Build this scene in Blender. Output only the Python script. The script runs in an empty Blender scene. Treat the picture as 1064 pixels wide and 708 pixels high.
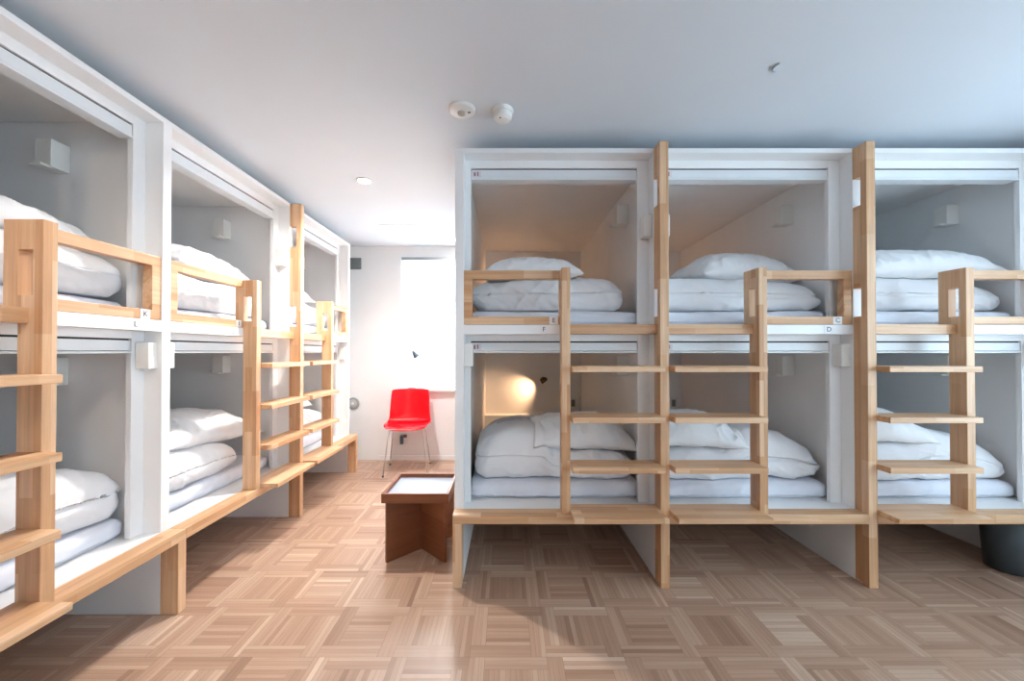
import bpy, bmesh, math, random
from mathutils import Vector, Matrix, noise
from mathutils.bvhtree import BVHTree
random.seed(7)
SC = bpy.context.scene
COL = SC.collection
R = math.radians

# ------------------------------------------------------------------ helpers
class MB:
    """collects boxes, tubes and lathes into one mesh"""
    def __init__(s): s.bm = bmesh.new()
    def box(s, x0, x1, y0, y1, z0, z1):
        vs = [s.bm.verts.new(p) for p in ((x0,y0,z0),(x1,y0,z0),(x1,y1,z0),(x0,y1,z0),(x0,y0,z1),(x1,y0,z1),(x1,y1,z1),(x0,y1,z1))]
        for f in ((3,2,1,0),(4,5,6,7),(0,1,5,4),(1,2,6,5),(2,3,7,6),(3,0,4,7)):
            s.bm.faces.new([vs[i] for i in f])
        return s
    def cells(s, x0, x1, ys, zs, mask):
        """slab between x0 and x1 whose y/z outline is the set of filled grid cells"""
        cache = {}
        def v(side, i, j):
            k = (side, i, j)
            if k not in cache: cache[k] = s.bm.verts.new(((x0, x1)[side], ys[i], zs[j]))
            return cache[k]
        ni, nj = len(ys)-1, len(zs)-1
        fill = lambda i, j: 0 <= i < ni and 0 <= j < nj and mask[j][i]
        for i in range(ni):
            for j in range(nj):
                if not fill(i, j): continue
                s.bm.faces.new((v(0,i,j), v(0,i,j+1), v(0,i+1,j+1), v(0,i+1,j)))
                s.bm.faces.new((v(1,i,j), v(1,i+1,j), v(1,i+1,j+1), v(1,i,j+1)))
                if not fill(i-1,j): s.bm.faces.new((v(0,i,j), v(1,i,j), v(1,i,j+1), v(0,i,j+1)))
                if not fill(i+1,j): s.bm.faces.new((v(0,i+1,j), v(0,i+1,j+1), v(1,i+1,j+1), v(1,i+1,j)))
                if not fill(i,j-1): s.bm.faces.new((v(0,i,j), v(0,i+1,j), v(1,i+1,j), v(1,i,j)))
                if not fill(i,j+1): s.bm.faces.new((v(0,i,j+1), v(1,i,j+1), v(1,i+1,j+1), v(0,i+1,j+1)))
        return s
    def tube(s, pts, r, n=12, caps=True):
        pts = [Vector(p) for p in pts]
        rs = r if isinstance(r, (list, tuple)) else [r]*len(pts)
        rings = []
        up = None
        for i, p in enumerate(pts):
            d = (pts[min(i+1, len(pts)-1)] - pts[max(i-1, 0)]).normalized()
            if up is None:
                up = Vector((0,0,1)) if abs(d.z) < .9 else Vector((1,0,0))
            a = d.cross(up).normalized(); b = d.cross(a).normalized()
            up = -b if False else up
            rings.append([s.bm.verts.new(p + (a*math.cos(t) + b*math.sin(t))*rs[i]) for t in [2*math.pi*k/n for k in range(n)]])
        for q, w in zip(rings, rings[1:]):
            for k in range(n):
                s.bm.faces.new((q[k], q[(k+1)%n], w[(k+1)%n], w[k]))
        if caps:
            s.bm.faces.new(rings[0][::-1]); s.bm.faces.new(rings[-1])
        return s
    def lathe(s, prof, c=(0,0,0), n=40, axis='z'):
        """prof: (radius, height) list turned about an axis through c"""
        def P(r, h, t):
            a, b = r*math.cos(t), r*math.sin(t)
            if axis == 'z': return Vector((a, b, h)) + Vector(c)
            return Vector((a, h, b)) + Vector(c)
        rings = [[s.bm.verts.new(P(max(r,1e-4), h, 2*math.pi*k/n)) for k in range(n)] for r, h in prof]
        for q, w in zip(rings, rings[1:]):
            for k in range(n):
                s.bm.faces.new((q[k], q[(k+1)%n], w[(k+1)%n], w[k]))
        s.bm.faces.new(rings[0][::-1]); s.bm.faces.new(rings[-1])
        return s
    def build(s, name, mat, parent=None, bevel=.0015, smooth=False, label=None):
        bm = s.bm
        bmesh.ops.recalc_face_normals(bm, faces=bm.faces)
        if bevel:
            es = [e for e in bm.edges if len(e.link_faces) == 2 and e.calc_face_angle(0) > R(30)]
            bmesh.ops.bevel(bm, geom=es, offset=bevel, segments=2, affect='EDGES', profile=.5, clamp_overlap=True)
        me = bpy.data.meshes.new(name); bm.to_mesh(me); bm.free()
        me.materials.append(mat)
        o = bpy.data.objects.new(name, me); COL.objects.link(o)
        if smooth:
            for p in me.polygons: p.use_smooth = True
        if parent: o.parent = parent
        if label: o['label'] = label
        return o

def tag(o, label=None, cat=None, group=None, kind=None):
    if label: o['label'] = label
    if cat: o['category'] = cat
    if group: o['group'] = group
    if kind: o['kind'] = kind
    return o

def thing(name, loc, rz=0, label=None, cat=None, group=None):
    o = bpy.data.objects.new(name, None); COL.objects.link(o)
    o.location = loc; o.rotation_euler = (0, 0, rz); o.empty_display_size = .1
    return tag(o, label, cat, group)

def struct(mb, name, mat, bevel=0):
    return tag(mb.build(name, mat, bevel=bevel), kind='structure')

def letter(ch, size, mat, parent, loc, rot=(R(90),0,0), name='letter', depth=.0004):
    cu = bpy.data.curves.new(name, 'FONT'); cu.body = ch; cu.size = size
    cu.align_x = 'CENTER'; cu.align_y = 'CENTER'; cu.extrude = depth
    t = bpy.data.objects.new(name, cu); COL.objects.link(t)
    bpy.context.view_layer.update()
    me = bpy.data.meshes.new_from_object(t.evaluated_get(bpy.context.evaluated_depsgraph_get()))
    bpy.data.objects.remove(t)
    me.name = name; me.materials.clear(); me.materials.append(mat)
    o = bpy.data.objects.new(name, me); COL.objects.link(o)
    o.location = loc; o.rotation_euler = rot; o.parent = parent
    return o

# ------------------------------------------------------------------ materials
def srgb(r, g, b):
    f = lambda c: (c/255)/12.92 if c/255 <= .04045 else ((c/255+.055)/1.055)**2.4
    return (f(r), f(g), f(b), 1)

class NT:
    def __init__(s, name):
        s.m = bpy.data.materials.new(name); s.m.use_nodes = True
        s.t = s.m.node_tree; s.n = s.t.nodes; s.l = s.t.links
        s.b = s.n['Principled BSDF']; s.out = s.n['Material Output']
    def node(s, typ, **kw):
        n = s.n.new(typ)
        for k, v in kw.items(): setattr(n, k, v)
        return n
    def link(s, a, b): s.l.new(a, b)
    def val(s, sock, v):
        if hasattr(v, 'is_output'): s.link(v, sock)
        else: sock.default_value = v
    def math(s, op, a, b=0.0):
        n = s.node('ShaderNodeMath', operation=op); s.val(n.inputs[0], a); s.val(n.inputs[1], b); return n.outputs[0]
    def mix(s, f, a, b, bt='MIX'):
        n = s.node('ShaderNodeMix', data_type='RGBA', blend_type=bt)
        s.val(n.inputs[0], f); s.val(n.inputs[6], a); s.val(n.inputs[7], b); return n.outputs[2]
    def noise(s, vec, scale, detail=3, rough=.5):
        n = s.node('ShaderNodeTexNoise'); n.inputs['Scale'].default_value = scale
        n.inputs['Detail'].default_value = detail; n.inputs['Roughness'].default_value = rough
        if vec is not None: s.link(vec, n.inputs['Vector'])
        return n.outputs['Fac']
    def mapping(s, vec, scale=(1,1,1), loc=(0,0,0)):
        n = s.node('ShaderNodeMapping'); n.inputs['Scale'].default_value = scale; n.inputs['Location'].default_value = loc
        s.link(vec, n.inputs['Vector']); return n.outputs[0]
    def ramp(s, fac, stops):
        n = s.node('ShaderNodeValToRGB'); el = n.color_ramp.elements
        while len(el) < len(stops): el.new(.5)
        for e, (p, c) in zip(el, stops): e.position = p; e.color = c
        s.link(fac, n.inputs[0]); return n.outputs[0]
    def bump(s, h, strength=.2, dist=.01):
        n = s.node('ShaderNodeBump'); n.inputs['Strength'].default_value = strength; n.inputs['Distance'].default_value = dist
        s.link(h, n.inputs['Height']); s.link(n.outputs[0], s.b.inputs['Normal'])
    def set(s, **kw):
        for k, v in kw.items(): s.val(s.b.inputs[k.replace('_', ' ')], v)
        return s

def paint(name, col, rough=.5, amt=.03, scale=6, bump=0, bscale=220, metal=0, spec=.5):
    m = NT(name); tc = m.node('ShaderNodeTexCoord').outputs['Object']
    n = m.noise(tc, scale, 3)
    dark = tuple(c*(1-amt) for c in col[:3])+(1,); lite = tuple(min(1, c*(1+amt)) for c in col[:3])+(1,)
    m.set(Base_Color=m.ramp(n, [(.3, dark), (.7, lite)]), Roughness=rough, Metallic=metal)
    m.b.inputs['Specular IOR Level'].default_value = spec
    if bump: m.bump(m.noise(tc, bscale, 2), bump, .002)
    return m.m

def wood(name, axis, cols, lam=(.38, .042), rough=.42):
    """finger jointed laminated wood, grain along the given local axis"""
    m = NT(name); tc = m.node('ShaderNodeTexCoord').outputs['Object']
    oi = m.node('ShaderNodeObjectInfo').outputs['Random']
    sx = m.node('ShaderNodeSeparateXYZ'); m.link(tc, sx.inputs[0])
    X, Y, Z = sx.outputs
    along, a, b = {'x': (X, Y, Z), 'z': (Z, X, Y)}[axis]
    shift = m.math('MULTIPLY', oi, 7.3)
    al = m.math('ADD', along, shift)
    ac = m.math('ADD', m.math('ADD', a, b), m.math('MULTIPLY', oi, 3.1))
    cv = m.node('ShaderNodeCombineXYZ'); m.link(al, cv.inputs[0]); m.link(ac, cv.inputs[1])
    br = m.node('ShaderNodeTexBrick'); m.link(cv.outputs[0], br.inputs['Vector'])
    br.inputs['Color1'].default_value = (0,0,0,1); br.inputs['Color2'].default_value = (1,1,1,1)
    br.inputs['Mortar Size'].default_value = 0; br.inputs['Scale'].default_value = 1
    br.inputs['Brick Width'].default_value = lam[0]; br.inputs['Row Height'].default_value = lam[1]
    br.offset = .37
    base = m.ramp(br.outputs['Color'], [(0, cols[0]), (.5, cols[1]), (1, cols[2])])
    gv = m.node('ShaderNodeCombineXYZ')
    m.link(m.math('MULTIPLY', al, 2.2), gv.inputs[0]); m.link(m.math('MULTIPLY', a, 60), gv.inputs[1]); m.link(m.math('MULTIPLY', b, 60), gv.inputs[2])
    g = m.noise(gv.outputs[0], 1, 5, .62)
    gr = m.ramp(g, [(.3, (.70,.64,.58,1)), (.65, (1.06,1.06,1.06,1))])
    m.set(Base_Color=m.mix(.7, base, gr, 'MULTIPLY'), Roughness=rough)
    m.bump(g, .08, .002)
    return m.m

RUB = (srgb(198,150,108), srgb(213,171,131), srgb(226,190,154))
M = {}
M['wood_z'] = wood('rubberwood_upright', 'z', RUB)
M['wood_x'] = wood('rubberwood_board', 'x', RUB)
WAL = (srgb(122,70,42), srgb(142,86,54), srgb(160,104,70))
M['walnut_x'] = wood('walnut_board', 'x', WAL, lam=(3, .5))
M['walnut_z'] = wood('walnut_panel', 'x', WAL, lam=(3, .5))
M['white_panel'] = paint('white_melamine', srgb(239,239,239), .42, .01)
M['white_wall'] = paint('white_wall_paint', srgb(240,242,243), .75, .012, 3, .08)
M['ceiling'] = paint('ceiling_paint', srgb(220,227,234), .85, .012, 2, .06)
M['rail_alu'] = paint('white_coated_aluminium', srgb(226,230,233), .3, .01)
M['dark'] = paint('gap_shade_and_indicator', srgb(45,45,46), .7)  # near-black for the painted gap shade and the alarm indicator
M['plastic_white'] = paint('white_plastic', srgb(232,232,228), .35, .008)
M['plastic_grey'] = paint('grey_plastic', srgb(120,122,124), .5)
M['plate'] = paint('plate_card', srgb(238,238,238), .5)
M['ink'] = paint('black_ink', srgb(38,40,46), .6)
M['sticker_red'] = paint('faded_red_print', srgb(150,112,122), .6)
M['sticker'] = paint('pink_sticker', srgb(222,212,216), .6)
M['chrome'] = paint('chrome', srgb(232,232,232), .38, .01, metal=1)
M['tray_grey'] = paint('grey_laminate', srgb(150,158,172), .5, .015)
M['bin'] = paint('charcoal_plastic', srgb(64,73,78), .45, .03)
M['lamp_dark'] = paint('slate_enamel', srgb(70,86,100), .35)
M['lamp_bronze'] = paint('bronze_metal', srgb(120,92,66), .4, metal=.6)
M['vent'] = paint('vent_grey', srgb(120,130,130), .6)

def cloth(name, col):
    m = NT(name); tc = m.node('ShaderNodeTexCoord').outputs['Object']
    n = m.noise(tc, 5, 3)
    m.set(Base_Color=m.ramp(n, [(.3, tuple(c*.97 for c in col[:3])+(1,)), (.7, col)]), Roughness=.9)
    m.b.inputs['Sheen Weight'].default_value = .15
    a = m.noise(m.mapping(tc, (9, 22, 14)), 1, 4, .55); b = m.noise(tc, 420, 2)
    m.bump(m.math('ADD', a, m.math('MULTIPLY', b, .06)), .35, .012)
    return m.m
M['cotton'] = cloth('white_cotton', srgb(238,238,240))
M['cotton_sheet'] = cloth('cool_white_sheet', srgb(228,231,240))
M['cotton_pillow'] = cloth('white_pillow_cotton', srgb(241,241,242))

m = NT('red_lacquer'); tc = m.node('ShaderNodeTexCoord').outputs['Object']
m.set(Base_Color=m.ramp(m.noise(tc, 4), [(.3, srgb(206,4,18)), (.7, srgb(220,6,22))]), Roughness=.2); m.b.inputs['Coat Weight'].default_value = .1; m.b.inputs['Specular IOR Level'].default_value = .25
M['red'] = m.m

m = NT('window_glass'); m.set(Base_Color=(1,1,1,1), Roughness=0.0); m.b.inputs['Transmission Weight'].default_value = 1; m.b.inputs['IOR'].default_value = 1.02
M['glass'] = m.m

m = NT('blind_slat')      # thin white slats that let daylight through
tr = m.node('ShaderNodeBsdfTranslucent'); tr.inputs[0].default_value = srgb(246,250,253)
ms = m.node('ShaderNodeMixShader'); ms.inputs[0].default_value = .55
tc = m.node('ShaderNodeTexCoord').outputs['Object']
m.set(Base_Color=m.ramp(m.noise(tc, 3), [(.3, srgb(240,242,244)), (.7, srgb(248,249,250))]), Roughness=.5)
m.link(m.b.outputs[0], ms.inputs[1]); m.link(tr.outputs[0], ms.inputs[2]); m.link(ms.outputs[0], m.out.inputs[0])
M['slat'] = m.m

def emit(name, col, st):
    m = NT(name); m.set(Base_Color=col, Emission_Color=col); m.b.inputs['Emission Strength'].default_value = st; return m.m
M['downlight'] = emit('downlight_glow', (1,.86,.68,1), 14)
M['bulb'] = emit('reading_bulb_glow', (1,.72,.42,1), 6)

# parquet: strips are real faces; each carries a random number, its grain direction is in the UVs
m = NT('oak_parquet')
rn = m.node('ShaderNodeAttribute', attribute_name='rnd').outputs['Fac']
uv = m.node('ShaderNodeUVMap', uv_map='strip').outputs[0]
base = m.ramp(rn, [(0, srgb(138,104,85)), (.25, srgb(167,134,113)), (.55, srgb(183,151,129)), (.8, srgb(195,166,145)), (1, srgb(212,188,168))])
g = m.noise(m.mapping(uv, (3.5, 75, 1)), 1, 5, .6)
col = m.mix(.5, base, m.ramp(g, [(.3, (.72,.66,.62,1)), (.7, (1.08,1.08,1.08,1))]), 'MULTIPLY')
m.set(Base_Color=col, Roughness=m.math('ADD', m.math('MULTIPLY', g, .12), .27))
m.b.inputs['Specular IOR Level'].default_value = .5
m.b.inputs['Coat Weight'].default_value = .15; m.b.inputs['Coat Roughness'].default_value = .22
m.bump(g, .05, .002)
M['floor'] = m.m

# ------------------------------------------------------------------ camera
H = 1.18
F = 409.0
cam = bpy.data.cameras.new('camera'); cam.sensor_width = 36; cam.sensor_fit = 'HORIZONTAL'
cam.lens = F*36/1064; cam.clip_start = .02
co = bpy.data.objects.new('camera', cam); COL.objects.link(co)
PITCH = .5
co.location = (0, 0, H); co.rotation_euler = (R(90+PITCH), 0, 0)
cam.shift_x = 5/1064
cam.shift_y = (365.5-354-F*math.tan(R(PITCH)))/1064
SC.camera = co

# ------------------------------------------------------------------ room shell
XL, XR, YB, YF, HC = -3.66, 3.02, 4.29, -1.70, 2.33
# floor
T = .2985; X0, Y0 = -.146, 1.53
fb = bmesh.new(); uvl = fb.loops.layers.uv.new('strip'); rl = fb.faces.layers.float.new('rnd')
def strip(x0, x1, y0, y1, along):
    x0, x1 = max(x0, XL), min(x1, XR); y0, y1 = max(y0, YF), min(y1, YB)
    if x1-x0 < 1e-4 or y1-y0 < 1e-4: return
    f = fb.faces.new([fb.verts.new(p) for p in ((x0,y0,0),(x1,y0,0),(x1,y1,0),(x0,y1,0))])
    f[rl] = min(1, max(0, random.gauss(tone, .13)))
    o = random.random()*50
    for l in f.loops:
        x, y = l.vert.co.x, l.vert.co.y
        l[uvl].uv = (x+o, y+o) if along == 'x' else (y+o, x+o)
G = .0005
def block(x0, x1, y0, y1, along, n):
    for k in range(n):
        if along == 'x':
            w = (y1-y0)/n; strip(x0+G, x1-G, y0+k*w+G/2, y0+(k+1)*w-G/2, 'x')
        else:
            w = (x1-x0)/n; strip(x0+k*w+G/2, x0+(k+1)*w-G/2, y0+G, y1-G, 'y')
for i in range(-13, 12):
    for j in range(-12, 11):
        x, y = X0+i*T, Y0+j*T; b = .2*T
        for (a, alng, n) in (((x, x+b, y+b, y+T), 'y', 3), ((x, x+T-b, y, y+b), 'x', 3), ((x+T-b, x+T, y, y+T-b), 'y', 3), ((x+b, x+T, y+T-b, y+T), 'x', 3)):
            tone = random.gauss(.54, .11); block(*a, alng, n)
        tone = random.gauss(.53, .15)
        block(x+b, x+T-b, y+b, y+T-b, 'y' if (i+j) % 2 else 'x', 9)
for f in fb.faces: f.normal_update()
me = bpy.data.meshes.new('floor'); fb.to_mesh(me); fb.free(); me.materials.append(M['floor'])
fl = bpy.data.objects.new('floor', me); COL.objects.link(fl); tag(fl, kind='structure')
sub = MB().box(XL-.1, XR+.1, YF-.1, YB+.1, -.12, -.0008)
s_ = struct(sub, 'floor_base', paint('joint_filler', srgb(96,68,50), .8))
s_.name = 'floor.001'

WX0, WX1, WZ0, WZ1 = -1.154, -.36, .778, 2.207
wb = MB().box(XL-.1, WX0, YB, YB+.12, 0, HC).box(WX1, XR+.1, YB, YB+.12, 0, HC).box(WX0, WX1, YB, YB+.12, 0, WZ0).box(WX0, WX1, YB, YB+.12, WZ1, HC)
struct(wb, 'wall_back', M['white_wall'])
struct(MB().box(XL-.1, XL, YF-.1, YB+.12, 0, HC), 'wall_left', M['white_wall'])
# right wall: tall window near the camera, out of frame
RW = (-.55, 1.80, .45, 2.15)
wr = MB().box(XR, XR+.12, YF-.1, RW[0], 0, HC).box(XR, XR+.12, RW[1], YB+.12, 0, HC).box(XR, XR+.12, RW[0], RW[1], 0, RW[2]).box(XR, XR+.12, RW[0], RW[1], RW[3], HC)
struct(wr, 'wall_right', M['white_wall'])
FW = (1.30, 2.92, .45, 2.1)  # unseen opening added to let frontal fill in
wf = MB().box(XL, FW[0], YF-.12, YF, 0, HC).box(FW[1], XR, YF-.12, YF, 0, HC).box(FW[0], FW[1], YF-.12, YF, 0, FW[2]).box(FW[0], FW[1], YF-.12, YF, FW[3], HC)
struct(wf, 'wall_front', M['white_wall'])
# ceiling with a round hole for nothing: downlight is surface-recessed
struct(MB().box(XL-.1, XR+.12, YF-.1, YB+.12, HC, HC+.1), 'ceiling', M['ceiling'])
struct(MB().box(-1.40, -.30, YB-.008, YB, 0, .05), 'baseboard_back', M['white_wall'], .001)

# back window
w = MB(); t = .035
w.box(WX0, WX0+t, YB+.03, YB+.09, WZ0, WZ1).box(WX1-t, WX1, YB+.03, YB+.09, WZ0, WZ1).box(WX0+t, WX1-t, YB+.03, YB+.09, WZ0, WZ0+t).box(WX0+t, WX1-t, YB+.03, YB+.09, WZ1-t, WZ1)
win = struct(w, 'window_1', M['plastic_white'], .002)
MB().box(WX0+t, WX1-t, YB+.055, YB+.061, WZ0+t, WZ1-t).build('pane', M['glass'], win, 0)
MB().box(WX0-.03, WX1+.03, YB-.095, YB+.03, WZ0-.022, WZ0).build('window_sill', M['white_panel'], win, .003)
w = MB()
w.box(XR+.03, XR+.09, RW[0], RW[0]+.04, RW[2], RW[3]).box(XR+.03, XR+.09, RW[1]-.04, RW[1], RW[2], RW[3]).box(XR+.03, XR+.09, RW[0]+.04, RW[1]-.04, RW[2], RW[2]+.04).box(XR+.03, XR+.09, RW[0]+.04, RW[1]-.04, RW[3]-.04, RW[3]).box(XR+.03, XR+.09, .58, .62, RW[2]+.04, RW[3]-.04)
win2 = struct(w, 'window_2', M['plastic_white'], .002)
MB().box(XR+.055, XR+.061, RW[0]+.04, .58, RW[2]+.04, RW[3]-.04).build('pane', M['glass'], win2, 0)
MB().box(XR+.055, XR+.061,   .62, RW[1]-.04, RW[2]+.04, RW[3]-.04).build('pane', M['glass'], win2, 0)

w = MB(); cx = (FW[0]+FW[1])/2
w.box(FW[0], FW[0]+.04, YF-.09, YF-.03, FW[2], FW[3]).box(FW[1]-.04, FW[1], YF-.09, YF-.03, FW[2], FW[3]).box(FW[0]+.04, FW[1]-.04, YF-.09, YF-.03, FW[2], FW[2]+.04).box(FW[0]+.04, FW[1]-.04, YF-.09, YF-.03, FW[3]-.04, FW[3]).box(cx-.02, cx+.02, YF-.09, YF-.03, FW[2]+.04, FW[3]-.04)
fill_win = struct(w, 'fill_window', M['plastic_white'], .002)  # made-up window behind the camera, for frontal fill
MB().box(FW[0]+.04, cx-.02, YF-.061, YF-.055, FW[2]+.04, FW[3]-.04).build('pane', M['glass'], fill_win, 0)
MB().box(cx+.02, FW[1]-.04, YF-.061, YF-.055, FW[2]+.04, FW[3]-.04).build('pane', M['glass'], fill_win, 0)

# venetian blind inside the back window
M['headrail'] = paint('headrail_grey', srgb(150,158,164), .5)
bl = thing('venetian_blind', ((WX0+WX1)/2, YB-.02, WZ0+.01), 0, 'white venetian blind lowered over the bright window behind the red chair', 'blind')
hw = (WX1-WX0)/2-.008; hh = WZ1-WZ0
MB().box(-hw, hw, -.012, .02, hh-.045, hh-.012).build('headrail', M['headrail'], bl, .002)
sl = MB(); n = 56
for k in range(n):
    z = .03+k*(hh-.085)/(n-1); c, s = math.cos(R(62)), math.sin(R(62)); d = .0125
    vs = [sl.bm.verts.new(p) for p in ((-hw, -d*c, z-d*s), (hw, -d*c, z-d*s), (hw, d*c, z+d*s), (-hw, d*c, z+d*s))]
    sl.bm.faces.new(vs)
sl.build('slats', M['slat'], bl, 0)
MB().box(-hw, hw, -.01, .012, .002, .018).build('bottom_rail', M['rail_alu'], bl, .002)
for x in (-hw+.015, hw-.12):
    MB().tube([(x, -.014, hh-.045), (x, -.014, .012)], .0016, 6).build('lift_cord', M['plastic_grey'], bl, 0)

# ------------------------------------------------------------------ bunk beds
W = .993; TH = .045; DEP = 2.14
ZD0, ZD1 = 1.27, 1.32
LETTERS = {}
def make_bunk(label, typ, loc, rz, left=None, right='post', group=None, letters='EF', dx=0):
    b = thing('bunk_bed', loc, rz, label, 'bunk bed', group)
    mx = (lambda a, c: (a, c)) if typ == 'A' else (lambda a, c: (W-c, W-a))
    def upright(x0, kind):
        if kind == 'post':
            ys = [0, .035, .08]; zs = [0, 1.36, 1.506, 1.93, 2.078, 2.24]
            MB().cells(x0, x0+TH, ys, zs, [(1,1), (1,0), (1,1), (1,0), (1,1)]).build('post', M['wood_z'], b, .002)
        else:
            MB().box(x0, x0+TH, 0, .08, 0, .318).build('leg', M['wood_z'], b, .002)
        MB().box(x0, x0+TH, .08, DEP, 0, 2.245).build('side_panel', M['white_panel'], b, .0015)
    if left: upright(-TH, left)
    upright(W, right)
    xa = -TH if left == 'leg' else 0; xb = W+TH if right == 'leg' else W
    MB().box(xa, xb, 0, .08, .318, .365).build('bench_rail', M['wood_x'], b, .002)
    MB().box(0, W, .08, 2.11, .32, .365).build('lower_deck', M['white_panel'], b)
    MB().box(0, W, .08, 2.11, ZD0, ZD1).build('upper_deck', M['white_panel'], b)
    MB().box(0, W, .08, DEP, 2.22, 2.245).build('top_panel', M['white_panel'], b)
    MB().box(0, W, 2.11, DEP, 0, 2.22).build('back_panel', M['white_panel'], b)
    MB().box(0, W, 1.97, 2.11, .365, .54).build('headboard_ledge', M['white_panel'], b, .004)
    MB().box(0, W, 1.97, 2.11, ZD1, 1.495).build('headboard_ledge', M['white_panel'], b, .004)
    SL, SR = .03, .06
    for z0, z1, zh in ((ZD1, 2.22, 2.177), (.365, ZD0, 1.236)):
        f = MB().box(0, SL, .16, .185, z0, z1).box(W-SR, W, .16, .185, z0, z1).box(SL, W-SR, .16, .185, zh, z1)
        f.build('opening_frame', M['white_panel'], b, .0012)
        MB().box(SL, W-SR, .172, .20, zh-.008, zh).build('gap_shade_strip', M['dark'], b, 0)  # black strip painting the shade of the gap above the rail
        zt = zh-.008; zb = zt-.056
        rl_ = MB().box(SL+.002, W-SR-.002, .163, .215, zb+.012, zt).box(SL+.002, W-SR-.002, .158, .22, zb, zb+.009).build('blind_rail', M['rail_alu'], b, .0015)
        st = MB().box(SL+.008, SL+.055, .1622, .163, zb+.017, zt-.006).build('sticker', M['sticker'], b, 0)
        MB().box(SL+.016, SL+.026, .1616, .1622, zb+.022, zt-.014).box(SL+.034, SL+.041, .1616, .1622, zb+.022, zt-.011).build('print', M['sticker_red'], st, 0)
    # small control boxes in the corners of the recess
    for (x0, x1), z in ((mx(W-.046, W), 1.787), (mx(0, .046), 1.102)):
        q = MB().box(x0, x1, .098, .158, z, z+.118).build('control_box', M['plastic_white'], b, .003)
        MB().box(x0+.006, x1-.006, .0965, .098, z+.012, z+.05).build('cover', M['plastic_white'], q, .0008)
    # wall lights on the right-hand partition, one per berth
    for z in (1.984, 1.03):
        q = MB().box(W-.076, W, .50, .572, z, z+.122).build('wall_light', M['plastic_white'], b, .002)
        MB().box(W-.108, W-.06, .51, .562, z-.004, z+.006).build('switch', M['plastic_white'], q, .001)
    # sockets on the back of both berths
    for z in (.648, 1.60):
        q = MB().box(W-.12, W-.05, 2.10, 2.11, z-.06, z+.06).build('socket_plate', M['plastic_white'], b, .002)
        MB().box(W-.105, W-.065, 2.098, 2.10, z-.035, z+.035).build('socket', M['plastic_grey'], q, .001)
    # reading lights on the back of both berths
    for z in (.89, 1.845):
        q = MB().lathe([(.026, 0), (.028, .012), (.02, .018)], (.60, 2.092, z), 20, 'y').tube([(.60, 2.10, z), (.60, 2.02, z+.012), (.596, 1.99, z+.008)], .006, 8).build('reading_light', M['lamp_bronze'], b, 0, True)
        d = Vector((-.78, .26, -.46)).normalized(); p = Vector((.60, 1.985, z+.006))
        MB().tube([p-d*.03, p-d*.02, p+d*.02, p+d*.035], [.012, .02, .025, .03], 20).build('lamp_head', M['lamp_bronze'], q, 0, True)
    # guard rail and ladder
    x0, x1 = mx(0, .501-dx)
    g = MB().box(x0, x1, .085, .128, 1.56, 1.605).box(x0, x1, .085, .128, 1.322, 1.363)
    s0, s1 = mx(0, .045)
    g.box(s0, s1, .085, .128, 1.363, 1.56)
    g.build('guard_rail', M['wood_x'], b, .002)
    x0, x1 = mx(.501-dx, .543-dx)
    ys = [0, .033, .08, .128]; zs = [.365, 1.31, 1.36, 1.506, 1.603]
    MB().cells(x0, x1, ys, zs, [(1,1,0), (1,1,1), (1,0,1), (1,1,1)]).build('ladder_post', M['wood_z'], b, .002)
    x0, x1 = mx(.543-dx, W)
    for z in (1.108, .861, .618):
        MB().box(x0, x1, -.068, .078, z-.028, z).build('ladder_step', M['wood_x'], b, .002)
    MB().box(x0, x1, -.106, .078, .365, .389).build('ladder_step', M['wood_x'], b, .002, label='wide bottom step on the bench')
    MB().box(x0, x1, .045, .08, ZD0, ZD1).build('mid_rail', M['wood_x'], b, .002)
    # letter plates
    if typ == 'A': ex, fx = .470, .418
    else: ex, fx = W-.078, W-.128
    for ch, px, y, z in ((letters[0], ex, .085, 1.3425), (letters[1], fx, .08, 1.295)):
        p = MB().box(px-.023, px+.023, y-.0015, y, z-.0205, z+.0205).build('letter_plate', M['plate'], b, .0004)
        letter(ch, .034, M['ink'], p, (px, y-.0019, z))
    return b

D = 1.97; XR0 = -.227; P = W+TH
XLF = -1.478; YL0 = 2.814+TH-2*P+.0
gR = 'bunk beds in the row facing the camera'; gL = 'bunk beds in the row along the left wall'
RB = [make_bunk('bunk bed beside the low brown table, reading light on in its lower berth', 'A', (XR0, D, 0), 0, 'leg', 'post', gR, 'EF'),
      make_bunk('middle bunk bed of the facing row, with letter plates C and D', 'B', (XR0+P, D, 0), 0, None, 'post', gR, 'CD'),
      make_bunk('bunk bed at the right edge of the photo with a charcoal bin under its bench', 'B', (XR0+2*P, D, 0), 0, None, 'leg', gR, 'AB')]
LB = [make_bunk('nearest bunk bed on the left, cut by photo edge, letter plates K and L', 'B', (XLF, YL0, 0), R(90), 'post', 'leg', gL, 'KL', .018),
      make_bunk('second bunk bed along the left wall, tall wooden post at its far side', 'A', (XLF, YL0+P, 0), R(90), None, 'post', gL, 'IJ'),
      make_bunk('farthest bunk bed on the left, its end beside the round wall outlet', 'B', (XLF, YL0+2*P, 0), R(90), None, 'leg', gL, 'GH')]

# ------------------------------------------------------------------ bedding
def fbm(p, f, seed=0.):
    return noise.noise(Vector((p[0]*f+seed, p[1]*f-seed*.7, p[2]*f+seed*1.3)))
def ridge(p, fx, fy, fz, ang, seed):
    c, s = math.cos(ang), math.sin(ang)
    q = Vector(((p[0]*c+p[2]*s)*fx+seed, p[1]*fy+seed*.37, (-p[0]*s+p[2]*c)*fz-seed))
    return (1-abs(noise.noise(q)))**3

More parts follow.
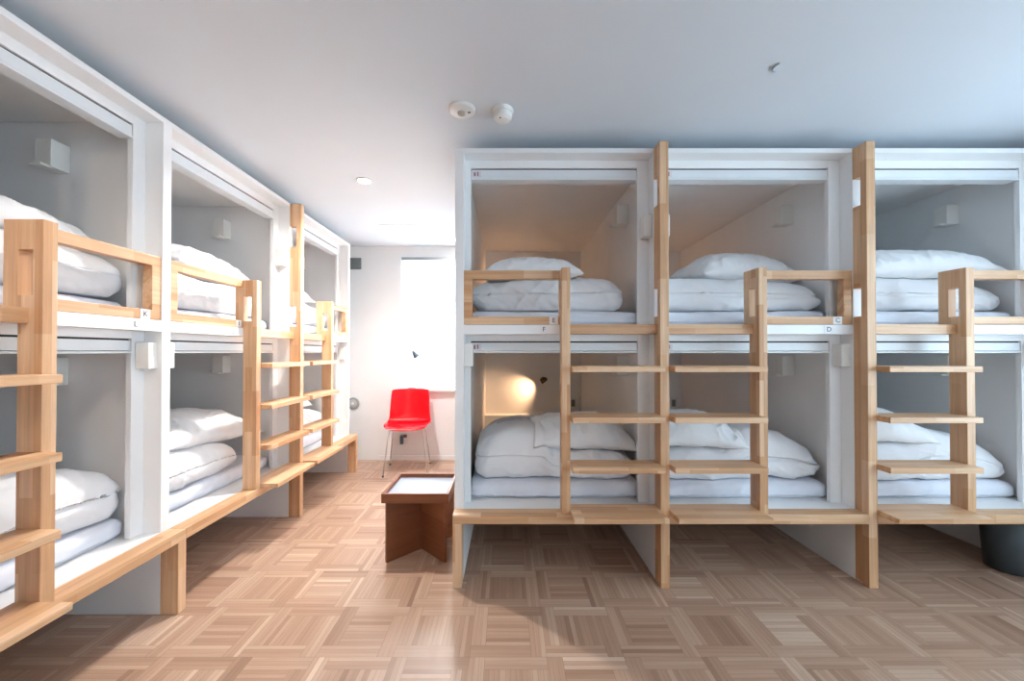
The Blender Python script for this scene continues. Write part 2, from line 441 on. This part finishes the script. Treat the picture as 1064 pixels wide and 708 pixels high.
def grid_cube(n, m, k):
    """cube surface with n x m x k cells, verts in [-1,1]^3"""
    bm = bmesh.new(); cache = {}
    def v(i, j, l):
        if (i,j,l) not in cache: cache[(i,j,l)] = bm.verts.new((2*i/n-1, 2*j/m-1, 2*l/k-1))
        return cache[(i,j,l)]
    for i in range(n):
        for j in range(m):
            bm.faces.new((v(i,j,0), v(i,j+1,0), v(i+1,j+1,0), v(i+1,j,0)))
            bm.faces.new((v(i,j,k), v(i+1,j,k), v(i+1,j+1,k), v(i,j+1,k)))
    for i in range(n):
        for l in range(k):
            bm.faces.new((v(i,0,l), v(i+1,0,l), v(i+1,0,l+1), v(i,0,l+1)))
            bm.faces.new((v(i,m,l), v(i,m,l+1), v(i+1,m,l+1), v(i+1,m,l)))
    for j in range(m):
        for l in range(k):
            bm.faces.new((v(0,j,l), v(0,j,l+1), v(0,j+1,l+1), v(0,j+1,l)))
            bm.faces.new((v(n,j,l), v(n,j+1,l), v(n,j+1,l+1), v(n,j,l+1)))
    return bm

def finish(bm, name, mat, parent_mat, label, cat, group):
    bmesh.ops.recalc_face_normals(bm, faces=bm.faces)
    for f in bm.faces: f.smooth = True
    me = bpy.data.meshes.new(name); bm.to_mesh(me); bm.free(); me.materials.append(mat)
    o = bpy.data.objects.new(name, me); COL.objects.link(o)
    o.matrix_world = parent_mat
    return tag(o, label, cat, group)

def base(bunk): return Matrix.Translation(bunk.location) @ Matrix.Rotation(bunk.rotation_euler.z, 4, 'Z')

def rbox(p, hx, hy, hz, r, rz):
    """point of the unit cube surface moved onto a rounded box (edge radius r in plan, rz in height)"""
    q = Vector((p.x*hx, p.y*hy, p.z*hz))
    c = Vector((max(-hx+r, min(hx-r, q.x)), max(-hy+r, min(hy-r, q.y)), max(-hz+rz, min(hz-rz, q.z))))
    d = Vector(((q.x-c.x)/r, (q.y-c.y)/r, (q.z-c.z)/rz))
    if d.length < 1e-6: return q, Vector((0,0,1))
    # squircle-like remap keeps vertices evenly spread round the edge
    d = Vector([math.copysign(math.tan(abs(e)*math.pi/4), e) for e in d]).normalized()
    return c+Vector((d.x*r, d.y*r, d.z*rz)), d

def mattress(bunk, z, x0, x1, y0, y1, label, seed):
    bm = grid_cube(72, 80, 10); h = .092
    hx, hy = (x1-x0)/2, (y1-y0)/2
    for v in bm.verts:
        p, d = rbox(v.co, hx, hy, h/2, .035, .035)
        front = max(0, -d.y)
        w = .006*fbm(p, 3, seed)+.007*(ridge(p, 9, 3, 16, .7, seed)-.45)*front+.004*(ridge(p, 4, 3, 14, .4, seed+4)-.45)
        p += d*w
        p.z += (-.010*(1+fbm(p, 2.2, seed+8)) if d.z > -.2 else 0)*max(0, -p.y/hy)**6
        p.x = max(-hx, min(hx, p.x))
        p.z = max(p.z+h/2, 0.0)
        v.co = p
    return finish(bm, 'mattress', M['cotton_sheet'], base(bunk) @ Matrix.Translation(((x0+x1)/2, (y0+y1)/2, z)), label, 'mattress', 'thin mattresses on the berths')

def lerp_list(pts, x):
    if x <= pts[0][0]: return pts[0][1]
    for (a, va), (b, vb) in zip(pts, pts[1:]):
        if x <= b:
            t = (x-a)/(b-a); t = t*t*(3-2*t); return va+(vb-va)*t
    return pts[-1][1]

def duvet(bunk, z, x0, x1, y0, y1, prof, label, seed, fold=(.45,), wr=1.0, lean=.07):
    """a thick folded quilt; prof gives its height along x (local), front edge at y0"""
    bm = grid_cube(110, 70, 30)
    hx, hy = (x1-x0)/2, (y1-y0)/2; hm = max(h for _, h in prof)
    for v in bm.verts:
        p, d = rbox(v.co, hx, hy, .5, .085, .40)
        u = p.z+.5                                     # 0 bottom .. 1 top
        h = lerp_list(prof, (p.x+hx)/(2*hx)*(x1-x0)/(x1-x0))
        w0 = Vector((p.x, p.y, u*hm))
        n = .022*fbm(w0, 2.4, seed)+.012*fbm(w0, 5.5, seed+3)
        patch = .25+.75*max(0, min(1, .5+2.0*fbm(w0, 2.6, seed+41)))
        n += wr*patch*(.016*(ridge(w0, 7, 4, 3.0, .75, seed+9)-.45)+.011*(ridge(w0, 13, 7, 5, -.6, seed+17)-.45)+.006*(ridge(w0, 26, 12, 9, .9, seed+29)-.45))
        n -= .010*max(0, 1-6*abs(fbm(w0, 1.4, seed+61)))*(1-abs(d.z)**2)
        for fz in fold:
            gz = fz+.16*fbm((p.x, p.y, 0), 2.0, seed+5)
            n -= .020*math.exp(-((u-gz)/.035)**2)*(1-abs(d.z)**4)*max(0, min(1, .35+2*fbm(w0, 1.8, seed+51)))
        crown = 1-.16*(abs(p.x)/hx)**4-.10*(abs(p.y)/hy)**4
        q = Vector((p.x, p.y, u*h*(crown if u > .5 else 1)))
        if p.y < 0: q.y += lean*u                       # the front leans back towards the top
        q += Vector((d.x, d.y, d.z*.8))*n
        q.x += .02*fbm((0, p.y, u), 4, seed+71)*abs(d.x)
        q.x = max(-hx-.01, min(hx+.01, q.x)); q.z = max(q.z, .001)
        v.co = q
    return finish(bm, 'duvet', M['cotton'], base(bunk) @ Matrix.Translation(((x0+x1)/2, (y0+y1)/2, z)), label, 'duvet', 'folded duvets on the berths')

def pillow(bunk, c, size, rot, label, seed, sag=.03, th=.17, under=None):
    n, m_ = 90, 66; moved = {}
    bm = bmesh.new(); w, d = size[0]/2, size[1]/2
    def P(i, j, s):
        x, y = 2*i/n-1, 2*j/m_-1
        ex, ey = 1-abs(x)**2.6, 1-abs(y)**2.6
        t = (max(ex, 0)**.62)*(max(ey, 0)**.62)
        px = x*w*(1-.075*(1-y*y)**1.0*abs(x)**3); py = y*d*(1-.10*(1-x*x)*abs(y)**3)
        q = Vector((px, py, 0))
        edge = (1-t)
        wv = (.020*(ridge((px, py, s*.3), 10, 10, 3, .3, seed)-.45)+.014*(ridge((px, py, s*.2), 20, 14, 6, -.4, seed+7)-.45))*min(1, t*3.2)*(.35+.9*edge)
        wv += .016*fbm((px, py, s), 5, seed)*t
        zt = s*t*th/2*(1.12 if s > 0 else .78)+ (wv if s > 0 else wv*.4)
        zt -= sag*(x*x*.8+y*y*.5)*1.0
        zt += .010*fbm((px*2, py*2, 1), 3, seed+2)*edge
        return (px, py, zt)
    top = {}; bot = {}
    for i in range(n+1):
        for j in range(m_+1):
            top[i,j] = bm.verts.new(P(i, j, 1))
            bot[i,j] = top[i,j] if i in (0, n) or j in (0, m_) else bm.verts.new(P(i, j, -1))
    for i in range(n):
        for j in range(m_):
            bm.faces.new((top[i,j], top[i+1,j], top[i+1,j+1], top[i,j+1]))
            if len({bot[i,j], bot[i,j+1], bot[i+1,j+1], bot[i+1,j]}) == 4:
                try: bm.faces.new((bot[i,j], bot[i,j+1], bot[i+1,j+1], bot[i+1,j]))
                except ValueError: pass
    lt = Matrix.Translation(c) @ Matrix.Rotation(R(rot[2]), 4, 'Z') @ Matrix.Rotation(R(rot[0]), 4, 'X') @ Matrix.Rotation(R(rot[1]), 4, 'Y')
    if under:      # rest on the quilt: nothing of the pillow sinks into it
        inv = base(bunk).inverted() @ under.matrix_world
        bvh = BVHTree.FromPolygons([inv @ v.co for v in under.data.vertices], [tuple(p.vertices) for p in under.data.polygons])
        def ground(p):
            h = bvh.ray_cast(Vector((p.x, p.y, c[2]+.6)), Vector((0,0,-1)))
            return h[0].z if h[0] else -9
        bs = [lt @ v.co for k, v in bot.items()]
        drop = sorted(p.z-ground(p) for p in bs)
        dz = drop[int(len(drop)*.22)]-.002
        for k, v in list(top.items())+[(k, v) for k, v in bot.items() if v is not top[k]]:
            p = lt @ v.co; p.z -= dz
            g_ = ground(p)+.004
            lift = (bot[k] is v and top[k] is not v)
            need = g_ if lift else g_+.25*max(0, (lt @ top[k].co).z-(lt @ bot[k].co).z)+.0
            if p.z < need: p.z = need
            v.tag = False
            moved[v] = p
        il = lt.inverted()
        for v, p in moved.items(): v.co = il @ p
    mt = base(bunk) @ Matrix.Translation(c) @ Matrix.Rotation(R(rot[2]), 4, 'Z') @ Matrix.Rotation(R(rot[0]), 4, 'X') @ Matrix.Rotation(R(rot[1]), 4, 'Y')
    return finish(bm, 'pillow', M['cotton_pillow'], mt, label, 'pillow', 'white pillows on the duvets')

places = {
 'R1l': (RB[0], .365, 'lower berth with the lit reading light'),
 'R1u': (RB[0], ZD1, 'upper berth directly above the lit reading light'),
 'R2l': (RB[1], .365, 'lower berth of the middle bunk, facing row'),
 'R2u': (RB[1], ZD1, 'upper berth of the middle bunk, facing row'),
 'R3l': (RB[2], .365, 'lower berth above the charcoal bin'),
 'R3u': (RB[2], ZD1, 'upper berth at the right photo edge'),
 'L1l': (LB[0], .365, 'lower berth nearest the camera, left row'),
 'L1u': (LB[0], ZD1, 'upper berth nearest the camera, left row'),
 'L2l': (LB[1], .365, 'lower berth, second bunk along left wall'),
 'L2u': (LB[1], ZD1, 'upper berth, second bunk along left wall'),
 'L3l': (LB[2], .365, 'lower berth, farthest bunk on the left'),
 'L3u': (LB[2], ZD1, 'upper berth, farthest bunk on the left'),
}
beds = {
 # duvet: x0 x1 y0 y1 height profile (0..1 across, h); pillow: centre (x, y, z above deck), size, rotation
 'R1l': dict(d=(.045, .965, .225, .95, [(0,.25),(.25,.275),(.40,.27),(.50,.155),(1,.14)]), p=((.685, .50, .345), (.64, .46), (8, 3, 3)), th=.18),
 'R1u': dict(d=(.02, .895, .235, .95, [(0,.19),(.5,.20),(.75,.215),(1,.21)]), p=((.375, .46, .325), (.60, .42), (3, 0, -3)), th=.15),
 'R2l': dict(d=(.02, .985, .22, .98, [(0,.16),(.4,.18),(.60,.28),(.78,.25),(1,.18)]), p=((.28, .47, .345), (.58, .46), (8, 2, -4)), th=.18),
 'R2u': dict(d=(.01, .985, .225, .95, [(0,.22),(.4,.205),(1,.19)]), p=((.66, .60, .335), (.66, .46), (6, 2, 5)), th=.22),
 'R3l': dict(d=(.02, .99, .205, .98, [(0,.18),(.4,.21),(.58,.28),(.75,.25),(1,.17)]), p=((.30, .46, .345), (.60, .46), (9, 4, 4)), th=.19),
 'R3u': dict(d=(.01, .985, .225, .95, [(0,.215),(.4,.205),(.7,.20),(1,.16)]), p=((.575, .47, .335), (.80, .46), (5, 0, -4)), th=.20),
 'L1l': dict(d=(.04, .985, .20, .98, [(0,.17),(.4,.20),(.65,.27),(1,.23)]), p=((.30, .52, .33), (.60, .44), (5, 0, 6)), th=.16),
 'L1u': dict(d=(.02, .985, .20, .95, [(0,.20),(.6,.21),(1,.21)]), p=((.58, .44, .325), (.72, .42), (4, 0, 3)), th=.15),
 'L2l': dict(d=(.02, .72, .205, .98, [(0,.19),(.6,.19),(1,.16)]), p=((.58, .47, .30), (.76, .48), (6, 4, -3)), th=.21),
 'L2u': dict(d=(.02, .90, .205, .95, [(0,.20),(.6,.20),(1,.19)]), p=((.58, .46, .325), (.76, .46), (5, 4, 3)), th=.20),
 'L3l': dict(d=(.02, .97, .215, .98, [(0,.2),(.5,.22),(1,.18)]), p=((.45, .50, .345), (.62, .44), (5, 0, 5)), th=.18),
 'L3u': dict(d=(.02, .97, .215, .95, [(0,.2),(.5,.2),(1,.19)]), p=((.42, .50, .335), (.66, .44), (5, 0, -4)), th=.18),
}
for k, (key, (bk, z, where)) in enumerate(places.items()):
    q = beds[key]
    mattress(bk, z, .022, W-.022, .212, 1.965, 'thin white mattress, '+where, 3.1*k+1)
    dv = duvet(bk, z+.092, *q['d'], 'white folded duvet, '+where, 5.7*k+2, fold=(.45,), lean=.03 if key[0] == 'L' else .06)
    c, s, r = q['p']
    pillow(bk, (c[0], c[1], z+c[2]), s, r, 'white pillow on duvet, '+where, 4.3*k+11, th=q['th'], under=dv)

# ------------------------------------------------------------------ low brown table
tb = thing('side_table', (-.512, 2.378, 0), 0, 'low walnut brown table with grey tray top on crossed panel legs', 'table')
hs = .1875
MB().box(-hs, hs, -hs, -hs+.014, .337, .39).box(-hs, hs, hs-.014, hs, .337, .39).box(-hs, -hs+.014, -hs+.014, hs-.014, .337, .39).box(hs-.014, hs, -hs+.014, hs-.014, .337, .39).build('tray_rim', M['walnut_x'], tb, .0015)
MB().box(-hs+.014, hs-.014, -hs+.014, hs-.014, .348, .365).build('tray_top', M['tray_grey'], tb, 0, label='grey inset tray surface')
L = .235
for a in (45, -45):
    bm = MB()
    if a == 45: bm.box(-L, L, -.009, .009, 0, .348)
    else: bm.box(-L, -.0092, -.009, .009, 0, .348).box(.0092, L, -.009, .009, 0, .348)
    o = bm.build('crossed_panel', M['walnut_z'], tb, .001); o.rotation_euler = (0, 0, R(a))

# ------------------------------------------------------------------ red chair
ch = thing('shell_chair', (-.985, 3.915, 0), R(7), 'glossy red one-piece shell chair on thin chrome legs in front of the window', 'chair')
prof = [(-.205,.432),(-.195,.447),(-.17,.456),(-.10,.455),(0,.447),(.08,.443),(.135,.449),(.168,.468),(.183,.50),(.195,.55),(.208,.62),(.222,.70),(.233,.765),(.237,.79)]
wid = [.175,.195,.205,.215,.222,.222,.218,.213,.208,.204,.20,.196,.19,.183]
sec = []
def cat(pts, t):
    n = len(pts)-1; i = min(int(t*n), n-1); f = t*n-i
    p = [pts[max(0, min(n, i+k))] for k in (-1,0,1,2)]
    return [.5*((2*b)+(-a+c)*f+(2*a-5*b+4*c-d)*f*f+(-a+3*b-3*c+d)*f**3) for a, b, c, d in zip(*p)]
bm = bmesh.new(); NS, NT_ = 56, 28; G_ = {}
for i in range(NS+1):
    t = i/NS; y, z = cat(prof, t); (wv,) = cat([(w_,) for w_ in wid], t)
    back = max(0, min(1, (t-.52)/.2))
    for j in range(NT_+1):
        s = 2*j/NT_-1
        x = s*wv
        up = (1-back)*.020*abs(s)**3 - 0
        fw = back*.035*s*s
        zz = z+up
        if t > .9: zz -= .010*abs(s)**6*(t-.9)/.1
        G_[i,j] = bm.verts.new((x, y-fw, zz))
for i in range(NS):
    for j in range(NT_):
        bm.faces.new((G_[i,j], G_[i,j+1], G_[i+1,j+1], G_[i+1,j]))
bmesh.ops.recalc_face_normals(bm, faces=bm.faces)
bmesh.ops.solidify(bm, geom=bm.faces[:], thickness=.008)
for f in bm.faces: f.smooth = True
me = bpy.data.meshes.new('shell'); bm.to_mesh(me); bm.free(); me.materials.append(M['red'])
sh = bpy.data.objects.new('shell', me); COL.objects.link(sh); sh.parent = ch
fr = MB()
fr.tube([(-.15,-.13,.432),(.15,-.13,.432)], .008, 10).tube([(-.15,.11,.428),(.15,.11,.428)], .008, 10).tube([(-.15,-.13,.432),(-.15,.11,.428)], .008, 10).tube([(.15,-.13,.432),(.15,.11,.428)], .008, 10)
fr.build('seat_frame', M['chrome'], ch, 0, True)
for sx, y0, y1 in ((-1,-.13,-.19),(1,-.13,-.19),(-1,.11,.21),(1,.11,.21)):
    lg = MB().tube([(sx*.15, y0, .432), (sx*.168, y0+(y1-y0)*.25, .36), (sx*.205, y1, .008)], .006, 10).build('leg', M['chrome'], ch, 0, True)
    MB().lathe([(.010,0),(.011,.004),(.010,.016)], (sx*.205, y1, 0), 14).build('foot_cap', M['plastic_grey'], lg, 0)

# ------------------------------------------------------------------ desk lamp on the sill
dl = thing('desk_lamp', (-1.03, YB-.052, WZ0), 0, 'small slate grey desk lamp on the window sill behind the red chair', 'lamp')
MB().lathe([(.042,0),(.043,.008),(.034,.014),(.012,.018)], (0,0,0), 32).build('base', M['lamp_dark'], dl, 0)
MB().tube([(0,0,.015),(-.035,-.005,.20),(.02,-.01,.375)], .004, 8).build('arm', M['plastic_white'], dl, 0, True)
d = Vector((.055, -.02, -.07)).normalized(); p = Vector((.035, -.01, .38))
MB().tube([p-d*.04, p-d*.025, p, p+d*.045], [.012,.018,.022,.036], 20).build('shade', M['lamp_dark'], dl, 0, True)

# ------------------------------------------------------------------ wall and ceiling fittings
v = thing('wall_vent', (-1.657, YB, 2.14), 0, 'square grey ventilation grille high on the back wall', 'vent')
MB().box(-.066,.066,-.012,0,-.062,.062).build('frame', M['vent'], v, .002)
f = MB()
for k in range(8): f.box(-.055,.055,-.017,-.012,-.052+k*.0136,-.044+k*.0136)
f.build('louvres', M['vent'], v, .0008)

o = thing('wall_outlet', (-1.672, YB, .617), 0, 'round white wall outlet low on the back wall, left of the red chair', 'outlet')
MB().lathe([(.064,0),(.064,-.016),(.056,-.022),(.046,-.022)], (0,0,0), 40, 'y').build('rim', paint('rim_grey', srgb(150,155,156), .5), o, 0)
MB().lathe([(.044,-.018),(.042,-.026),(.020,-.028)], (0,0,0), 40, 'y').build('cover', paint('outlet_grey', srgb(190,192,192), .5), o, 0)
MB().lathe([(.016,-.027),(.015,-.032),(.006,-.033)], (0,0,0), 24, 'y').build('knob', M['plastic_white'], o, 0)

o = thing('wall_socket', (-1.135, YB, .225), 0, 'dark grey wall socket with a plug, under the red chair seat', 'socket')
MB().box(-.02,.045,-.012,0,.02,.055).build('plate', M['plastic_grey'], o, .003)
MB().box(-.02,.012,-.05,-.012,-.045,.05).build('plug', M['lamp_dark'], o, .006)

o = thing('smoke_detector', (-.213, 1.855, HC), 0, 'flat round white ceiling detector, left of the domed one', 'detector')
MB().lathe([(.062,0),(.062,-.008),(.056,-.014),(.030,-.017)], (0,0,0), 48).build('base', M['plastic_white'], o, 0)
MB().lathe([(.018,-.016),(.017,-.026),(.010,-.028)], (-.004,0,0), 24).build('sensor', paint('sensor_grey', srgb(170,165,155), .5), o, 0)
MB().box(.026,.040,-.006,.006,-.018,-.015).build('indicator', M['plastic_grey'], o, .001)
o = thing('smoke_alarm', (-.020, 1.862, HC), 0, 'domed white ceiling alarm, right of the flat round detector', 'detector')
MB().lathe([(.048,0),(.050,-.012),(.048,-.02)], (0,0,0), 40).build('base', M['plastic_white'], o, 0)
MB().lathe([(.044,-.02),(.042,-.042),(.030,-.054),(.010,-.057)], (0,0,0), 40).build('dome', M['plastic_white'], o, .0015)
MB().lathe([(.004,-.05),(.004,-.0545),(.001,-.055)], (-.012,-.026,0), 12).build('indicator', M['dark'], o, 0)

for x, y, lb in ((-.96, 2.635, 'small round recessed ceiling light glowing in the open ceiling'), (-.52, 4.03, 'round recessed ceiling light above the window, beside the bunk end')):
    o = thing('ceiling_light', (x, y, HC), 0, lb, 'light', 'recessed ceiling lights')
    MB().lathe([(.052,0),(.052,-.004),(.044,-.007),(.040,-.003)], (0,0,0), 40).build('ring', M['plastic_white'], o, 0)
    MB().lathe([(.039,-.0015),(.039,-.0045),(.02,-.005)], (0,0,0), 32).build('diffuser', M['downlight'], o, 0)

o = thing('ceiling_hatch', (-.955, 3.75, HC), 0, 'flush white square access hatch in the ceiling near the window', 'hatch')
MB().box(-.215,.215,-.2,-.19,-.004,0).box(-.215,.215,.19,.2,-.004,0).box(-.215,-.205,-.19,.19,-.004,0).box(.205,.215,-.19,.19,-.004,0).build('frame', M['rail_alu'], o, .0008)
MB().box(-.202,.202,-.187,.187,-.003,0).build('panel', M['ceiling'], o, .0008)

o = tag(MB().tube([(.026*math.cos(t), .026*math.sin(t), -.004) for t in [R(100+k*13) for k in range(11)]], .004, 8).build('ceiling_hook', paint('hook_grey', srgb(160,168,176), .5), None, 0, True), 'tiny grey curved hook alone on the ceiling at upper right', 'hook')
o.location = (1.10, 1.575, HC)

# charcoal bin under the bench at the right
o = thing('waste_bin', (2.728, 2.15, 0), 0, 'charcoal plastic waste bin under the bench at the right photo edge', 'bin')
MB().lathe([(.086,.0),(.092,.004),(.110,.285),(.106,.288),(.104,.284),(.088,.012),(.02,.010)], (0,0,0), 56).build('body', M['bin'], o, 0, True)
MB().lathe([(.110,.274),(.114,.277),(.115,.291),(.110,.294),(.1065,.289)], (0,0,0), 56).build('rim', M['bin'], o, 0, True)

# ------------------------------------------------------------------ light
wd = bpy.data.worlds.new('sky'); SC.world = wd; wd.use_nodes = True
bg = wd.node_tree.nodes['Background']; bg.inputs[0].default_value = (.82,.91,1,1); bg.inputs[1].default_value = 2.0

def area(name, loc, rot, sx, sy, power, col):
    l = bpy.data.lights.new(name, 'AREA'); l.shape = 'RECTANGLE'; l.size = sx; l.size_y = sy; l.energy = power; l.color = col
    o = bpy.data.objects.new(name, l); COL.objects.link(o); o.location = loc; o.rotation_euler = [R(a) for a in rot]; return o
# daylight outside the back and right windows, added fill at the front one
area('daylight_back', ((WX0+WX1)/2, YB+.35, 1.55), (-90, 0, 0), .9, 1.6, 700, (.90,.96,1))
area('daylight_right', (XR+.30, .62, 1.35), (90, 0, 90), 2.3, 1.75, 62, (.55,.80,1))
area('fill_front', ((FW[0]+FW[1])/2, YF-.4, 1.3), (90, 0, 0), 1.7, 1.7, 19, (.60,.82,1))  # fill light added behind the made-up front window
def spot(name, loc, target, power, col, angle, blend=.6, r=.03):
    l = bpy.data.lights.new(name, 'SPOT'); l.energy = power; l.color = col; l.spot_size = R(angle); l.spot_blend = blend; l.shadow_soft_size = r
    o = bpy.data.objects.new(name, l); COL.objects.link(o); o.location = loc
    o.rotation_euler = (Vector(target)-Vector(loc)).to_track_quat('-Z', 'Y').to_euler(); return o
# ceiling downlights: the one in view, one by the bunk end, and two unseen ones added as fill
for x, y, pw, cl in ((-.96, 2.635, 170, (1,.95,.90)), (-.96, .85, 31, (1,.90,.78)), (-.70, -.3, 8, (1,.85,.70)), (-.52, 4.03, 45, (1,.90,.78))):
    spot('downlight_and_fill_beam', (x, y, HC-.012), (x, y, 0), pw, cl, 150)
# added fill spot, unseen behind the camera, to brighten the left-hand row
spot('left_row_fill_spot', (-.55, -1.35, HC-.05), (-2.0, 1.6, 1.15), 50, (1,.82,.64), 66, 1)
# reading lamps: lit one in the lower berth, others switched on low behind the bedding
p = Vector((XR0+.60-.034, D+1.985+.012, .876))
spot('reading_beam', p, p+Vector((-.80, .24, -.40)), 17, (1,.58,.30), 100, 1, .02)
for bx, z, pw in ((XR0, 1.835, 12), (XR0+P, 1.835, 8), (XR0+P, .88, 3)):
    q = Vector((bx+.60-.034, D+1.997, z-.004))
    spot('reading_beam', q, q+Vector((-.80, .0, -.5)), pw, (1,.52,.24), 150, .8, .02)

SC.view_settings.view_transform = 'Standard'; SC.view_settings.look = 'None'
SC.view_settings.gamma = 1; SC.view_settings.use_curve_mapping = False
SC.view_settings.exposure = 0.0
SC.cycles.max_bounces = 10; SC.cycles.diffuse_bounces = 6
SC.cycles.use_denoising = True
SC.cycles.sample_clamp_indirect = 6
